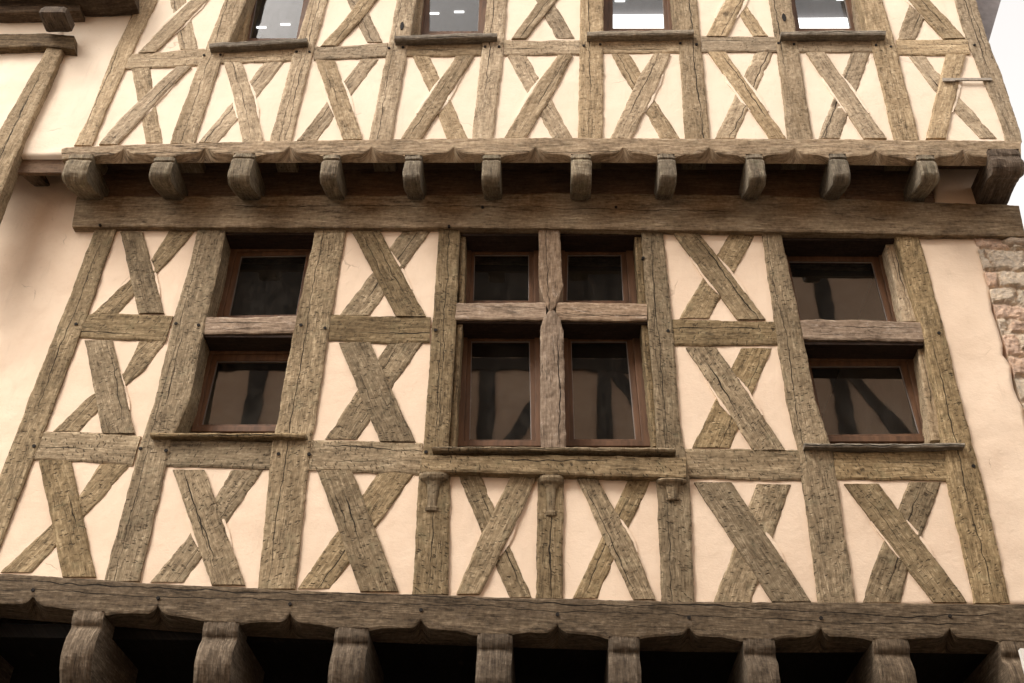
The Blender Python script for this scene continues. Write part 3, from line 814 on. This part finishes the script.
# rooms behind the upper windows: ceiling, lamps and added glow sheets
zc = P(500, -66, YWU)[2]+.02
box('room_ceiling', (-3.3, YWU+.07, zc), (3.6, 4.4, zc+.06), 'room', house)
def ontoceil(px, py):
    d = R @ np.array([px-512.0, 341.5-py, -F]); t = (zc-.03-CAM[2])/d[2]; return CAM+d*t
for px, py in ((261,29),(285,26),(434,15),(459,13.5),(620,2.5),(649,-1),(818,0),(842,1)):
    p = ontoceil(px, py); w_ = .040
    box('ceiling_lamp', (p[0]-.045, p[1]-.007, zc-.012), (p[0]+.045, p[1]+.007, zc-.001), 'tube', house)
for a, b in (((604, 676), 16.5), ((790, 856), 20)):
    p0 = ontoceil(a[0], b); p1 = ontoceil(a[1], b); p2 = ontoceil(a[0], 32)
    box('glow_sheet', (p0[0], p0[1], zc-.05), (p1[0]+.12, p2[1]+.4, zc-.001), 'sheet_glow', house)  # added emissive sheet standing in for the bright band low in these panes

# ---- pegs and holes
def peg(px, py, Y, parent, r=.011, sy=1.0):
    c = P(px, py, Y); v = []; f = []; n = 12
    for d in (-.0, .02):
        for k in range(n):
            a = 2*math.pi*k/n; v.append((c[0]+r*math.cos(a), Y-.004+d, c[2]+r*sy*math.sin(a)))
    f.append(tuple(range(n))); f += [(k, n+k, n+(k+1) % n, (k+1) % n) for k in range(n)]; f.append(tuple(range(n, 2*n))[::-1])
    link('peg', mesh(v, f), 'peg', parent)
for px, py, pk in [(198.5,325,'p2'),(176,323.5,'p2'),(140.5,448.5,'p2'),(166,450.5,'p2'),(76,324,'p1'),(34,446,'p1'),(301,325,'p3'),(325,328,'p3'),(278.5,454,'p3'),(309,454,'p3'),
                   (435.5,330,'p4'),(426,452,'p4'),(643,258,'p5'),(668,331,'p5'),(939,333,'p7'),(973.5,466,'p7')]:
    peg(px, py, YL-.006, POST[pk], .011)
for px, py, pk in [(204,55,'u2'),(220.5,54.5,'u2'),(296.5,51.5,'u3'),(309.5,51.7,'u3'),(389,48,'u4'),(403,47,'u4'),(485,46.5,'u5'),(499,46.5,'u5'),(583.8,45.5,'u6'),(600.3,44.3,'u6'),
                   (680.5,43,'u7'),(696.5,44.2,'u7'),(778.5,43,'u8'),(794,44,'u8'),(876,45,'u9'),(891,46.5,'u9'),(974.5,45,'u10')]:
    peg(px, py, YU-.008, POST[pk], .010)
peg(402, 26, YU-.008, POST['u4'], .015, 3.2); peg(784, 17.5, YU-.008, POST['u8'], .015, 3.2)
jb = [o for o in house.children if o.name.startswith('jetty_beam')]
for x, y in ((33,590),(158,598),(290,604),(421,610),(557.5,614.5),(689,617.5),(821,618),(950,616)): peg(x, y, YL-.058, jb[1], .010)
wp = [o for o in house.children if o.name.startswith('wall_plate')][0]
for x, y in ((100,225),(449,226),(482.5,207),(616,207)): peg(x, y, -.053, wp, .010)
# iron strap
a = P(943, 79.5, YU-.012); b = P(992, 80.5, YU-.012)
box('iron_strap', (a[0], YU-.016, a[2]-.012), (b[0], YU-.006, a[2]+.012), 'iron', house)
a = P(943, 80, YU-.02)
box('iron_strap', (a[0]-.003, YU-.026, a[2]-.018), (a[0]+.08, YU-.017, a[2]+.016), 'iron', house)

# ---- body: top plate, roof, side walls, back wall
zT = P(500, TOPY, YU)[2]
box('top_plate', (-3.75, YU-.02, zT-.02), (4.0, YU+.26, zT+.2), 'w_up', house)
xL = -3.3; xR = P(1000, 141, -J)[0]
box('side_wall', (xR-.16, -J+.02, zsof+.03), (xR-.04, 4.5, zT+.2), 'pl_up', house)
box('side_wall', (xR-.5, .12, 0), (xR-.42, 4.5, zsof+.03), 'pl_low', house)
box('side_wall', (-4.3, .12, 0), (-4.2, 4.5, zT+.2), 'pl_low', house)
box('back_wall', (-4.3, 4.5, 0), (xR, 4.65, zT+.2), 'roomdark', house)
box('upper_floor', (-4.2, .06, zsof+.031), (xR-.17, 4.5, zsof+.12), 'roomdark', house)
v = [(-4.2, YU-.30, zT+.10), (xR+.15, YU-.30, zT+.10), (xR+.15, 2.2, zT+2.6), (-4.2, 2.2, zT+2.6), (xR+.15, 4.9, zT+.1), (-4.2, 4.9, zT+.1)]
v += [(x, y, z+.12) for x, y, z in v]
f = [(0,1,2,3),(3,2,4,5),(9,8,7,6),(11,10,8,9),(0,6,7,1),(1,7,8,2),(2,8,10,4),(4,10,11,5),(5,11,9,3),(3,9,6,0)]
link('roof', mesh(v, [q[::-1] for q in f]), 'tile', house)
# grey barge board behind the corner post
q = [P(966,-40,-.05), P(1012,-40,-.05), P(1001,0,-.05), P(989,41,-.05), P(970,20,-.05)]
v = [np.array([p[0], -.05, p[2]]) for p in q]+[np.array([p[0], .0, p[2]]) for p in q]
f = [(4,3,2,1,0),(5,6,7,8,9)]+[(a, (a+1) % 5, (a+1) % 5+5, a+5) for a in range(5)]
link('barge_board', mesh(v, f), 'grey', house)

# ================================================================ LEFT NEIGHBOUR
nb = thing('neighbour_house', 'cream plastered house at the far left with one leaning timber post under a dark jetty', 'house', (-5.2, 0, 0))
YN = -J-.06
def keep(o):
    o.matrix_parent_inverse = nb.matrix_world.inverted(); return o
nb_off = Matrix.Translation((5.2, 0, 0))
def nbm(o): o.parent = nb; o.matrix_parent_inverse = nb_off; return o
o = beam('post', 'V', [(46,47.5,64),(80,28,49),(110,11,35),(159,-18,14),(221,-52,-10),(240,-64,-22)], YN, .12, 'w_up', nb); nbm(o)
o = beam('rail', 'H', [(-60,33,47),(0,33.5,46.5),(45,33,45.5),(74,35.5,48)], YN-.02, .14, 'w_bot', nb); nbm(o)
o = beam('jetty_beam', 'H', [(-60,-52,-14),(0,-50,-12),(85,-48,-10),(130,-50,-12)], YN-.20, .25, 'w_dark', nb); nbm(o)
o = beam('jetty_beam', 'H', [(-60,3,12),(0,3,12),(50,2,11),(80,0,10)], YN-.06, .13, 'w_dark', nb); nbm(o)
A = P(40, 9, YN-.22); B = P(66, 9, YN-.22)
o = corbel('joist_end', A[0], B[0], [(YN-.22, A[2]+.03), (YN-.225, A[2]-.045), (YN-.20, A[2]-.06), (YN-.05, A[2]-.06)], 'w_dark', nb); nbm(o)
o = panel([(-140,TOPY),(-170,46),(-190,150),(-192,160)], [(84,TOPY),(60,46),(12,150),(8,158)], -J-.012, .1, 'pl_up', nb, step=.05, amp=.008); nbm(o)
o = panel([(60,TOPY),(60,20)], [(100,TOPY),(84,20)], -J-.014, .1, 'pl_up', nb); nbm(o)
zn = P(0, 300, YN)[2]
for nm, lo, hi, mt in (('wall', (-8.5, .11, 0), (-4.35, 4.5, 11.2), 'pl_low'), ('roof', (-8.7, -.7, 11.2), (-4.3, 5, 11.5), 'tile')):
    nbm(box(nm, lo, hi, mt, nb))

# ================================================================ RIGHT NEIGHBOUR, rubble stone
sh = thing('stone_house', 'rubble stone wall with pinkish stones at the right edge, beside the last plaster panel', 'wall', (5.5, 0, 0))
ztop = P(1012, 236, .03)[2]
x0 = P(972, 240, .03)[0]; x1 = 8.5
step = .014; st_rows = []
z = 2.4
rng = random.Random(3)
stones = []
while z < ztop:
    hh = rng.uniform(.09, .19); x = x0-.1
    while x < x1:
        ww = rng.uniform(.14, .38); tone = rng.random()
        base = (.66, .56, .45) if tone < .5 else ((.66, .48, .37) if tone < .75 else (.54, .47, .38))
        k = rng.uniform(.8, 1.2)
        stones.append((x+.012, z+.010, x+ww-.012, z+hh-.010, tuple(c*k for c in base), rng.uniform(-.012, .022)))
        x += ww
    z += hh
nx = int(2.9/step); nzv = int((ztop-3.4)/step)
verts = []; cols = []
sel = [s for s in stones if s[0] < x0+3.1 and s[3] > 3.3]
for i in range(nzv+1):
    zz = 3.4+i*step
    cand = [s for s in sel if s[1]-.04 < zz < s[3]+.04]
    for j in range(nx+1):
        xx = x0+j*step
        wx = xx+.035*nz(xx*7, zz*7, 2)+.014*nz(xx*25, zz*25, 2); wz = zz+.035*nz(xx*5, zz*5, 8)+.012*nz(xx*25, zz*25, 7)
        best = -1; col = (.66, .54, .42); dep = 0
        for s in cand:
            d = min(wx-s[0], s[2]-wx, wz-s[1], s[3]-wz)
            if d > best and d > 0: best = d; col = s[4]; dep = s[5]
        hgt = (min(best, .02)/.02)**.5*(.016)+dep*.6 if best > 0 else 0
        verts.append(np.array([xx, .010-hgt-.014*nz(xx*14, zz*14, 4)-.008*nz(xx*40, zz*40, 4), zz])); cols.append((*col, 1))
w = nx+1; faces = [(i*w+j, i*w+j+1, (i+1)*w+j+1, (i+1)*w+j) for i in range(nzv) for j in range(nx)]
lp = [j for j in range(w)]+[i*w+nx for i in range(1, nzv+1)]+[nzv*w+j for j in range(nx-1, -1, -1)]+[i*w for i in range(nzv-1, 0, -1)]
b0 = len(verts)
for vi in lp: p = verts[vi]; verts.append(np.array([p[0], .3, p[2]])); cols.append(cols[vi])
faces += [(lp[(q+1) % len(lp)], lp[q], b0+q, b0+(q+1) % len(lp)) for q in range(len(lp))]
o = link('stone_face', mesh(verts, faces, None, False, None, cols), 'stone', sh); o.matrix_parent_inverse = Matrix.Translation((-5.5, 0, 0))
def shp(o): o.matrix_parent_inverse = Matrix.Translation((-5.5, 0, 0)); return o
# capping stone
bmv = []; n1, n2 = 22, 14; c = P(1022, 243, .0)
for i in range(n1+1):
    for j in range(n2):
        t = i/n1*math.pi; a = j/n2*2*math.pi
        r = math.sin(t)**.6
        p = np.array([c[0]+.02-.19*math.cos(t), .05-.10*r*math.cos(a), c[2]+.055*r*math.sin(a)])
        bmv.append(p+.016*np.array([nz(*(p*9)), nz(*(p*11+5)), nz(*(p*12+9))]))
f = [(i*n2+j, (i+1)*n2+j, (i+1)*n2+(j+1) % n2, i*n2+(j+1) % n2) for i in range(n1) for j in range(n2)]
shp(link('capping_stone', mesh(bmv, f, None, True, None, [(.50, .40, .31, 1)]*len(bmv)), 'stone', sh))
shp(box('wall', (x0+.5, .06, 0), (x0+2.9, .5, ztop-.02), 'roomdark', sh))
# white sign sliver at the lower right
a = P(1019.5, 649, -.35); b = P(1062, 674, -.35)
sg = thing('hanging_sign', 'edge of a small white sign hanging under the lower jetty at the right border', 'sign', (float((a[0]+b[0])/2), -.35, float(b[2])))
def loc(o, t): o.parent = t; o.matrix_parent_inverse = Matrix.Translation(t.location).inverted(); return o
loc(box('sign_board', (a[0], -.36, b[2]), (b[0], -.33, a[2]), 'white', sg), sg)
loc(box('hanger', (a[0]+.12, -.35, a[2]), (a[0]+.135, -.34, a[2]+.06), 'iron', sg), sg)

# ================================================================ OPPOSITE HOUSE (seen in the panes)
op = thing('opposite_house', 'ochre half-timbered house across the street, seen only as a reflection in the window panes', 'house', (0, -7.6, 0))
def opp(o): o.parent = op; o.matrix_parent_inverse = Matrix.Translation((0, 7.6, 0)); return o
opp(box('wall', (-6.5, -12, 0), (6.5, -7.6, 13.6), 'opp', op))
for x in np.arange(-6.4, 6.4, 1.75): opp(box('post', (x, -7.64, 3), (x+.24, -7.56, 13.6), 'opp2', op))
for z in (4, 6.6, 9.2, 11.2): opp(box('rail', (-6.5, -7.65, z), (6.5, -7.55, z+.24), 'opp2', op))
for i, x in enumerate(np.arange(-6.4, 4.6, 1.75)):
    for z in (9.6,):
        d = 1 if (i % 2) else -1
        xa, xb = (x+.3, x+1.2) if d > 0 else (x+1.2, x+.3)
        v = []
        for Yq in (-7.57, -7.62):
            v += [(xa-.11, Yq, z), (xa+.11, Yq, z), (xb+.11, Yq, z+1.6), (xb-.11, Yq, z+1.6)]
        opp(link('brace', mesh(v, [(0,1,2,3),(7,6,5,4),(0,4,5,1),(1,5,6,2),(2,6,7,3),(3,7,4,0)]), 'opp2', op))
opp(box('cladding', (-6.5, -7.7, 12.1), (2.4, -7.5, 13.6), 'opp2', op))
opp(box('roof', (-6.7, -12, 13.6), (6.7, -7.25, 13.8), 'tile', op))

# ================================================================ ground
v = [(-150, -150, 0), (150, -150, 0), (150, 150, 0), (-150, 150, 0)]
g = link('street', mesh(v, [(0,1,2,3)]), 'cob'); g['kind'] = 'structure'

# ================================================================ light
wd = bpy.data.worlds.new('World'); S.world = wd; wd.use_nodes = True
nt = wd.node_tree; nt.nodes.clear(); gq = N(nt)
sky = gq.n('ShaderNodeTexSky', sky_type='NISHITA'); sky.sun_disc = False
EL, AZ = math.radians(50), math.radians(226)
sky.sun_elevation = EL; sky.sun_rotation = AZ; sky.dust_density = 3; sky.air_density = 1.0
hs = gq.n('ShaderNodeHueSaturation'); hs.inputs['Saturation'].default_value = .08; gq.l(sky.outputs[0], hs.inputs['Color'])
bg = gq.n('ShaderNodeBackground'); gq.l(gq.mix(1.0, hs.outputs[0], (1.04, .985, .93), 'MULTIPLY'), bg.inputs[0]); bg.inputs[1].default_value = .15
ow = gq.n('ShaderNodeOutputWorld'); gq.l(bg.outputs[0], ow.inputs[0])
sd = bpy.data.lights.new('sun', 'SUN'); sd.energy = .6; sd.angle = math.radians(25); sd.color = (1, .95, .88)
so = bpy.data.objects.new('sun', sd); COL.objects.link(so)
# sky sun_rotation: direction toward the sun = (sin az, cos az)
dirn = Vector((math.sin(AZ)*math.cos(EL), math.cos(AZ)*math.cos(EL), math.sin(EL)))
so.rotation_euler = dirn.to_track_quat('Z', 'Y').to_euler()
so.location = (0, -4, 18)
S.view_settings.view_transform = 'Standard'; S.view_settings.look = 'None'
S.view_settings.exposure = 1.6; S.view_settings.gamma = 1
S.cycles.max_bounces = 6
S.cycles.use_denoising = True
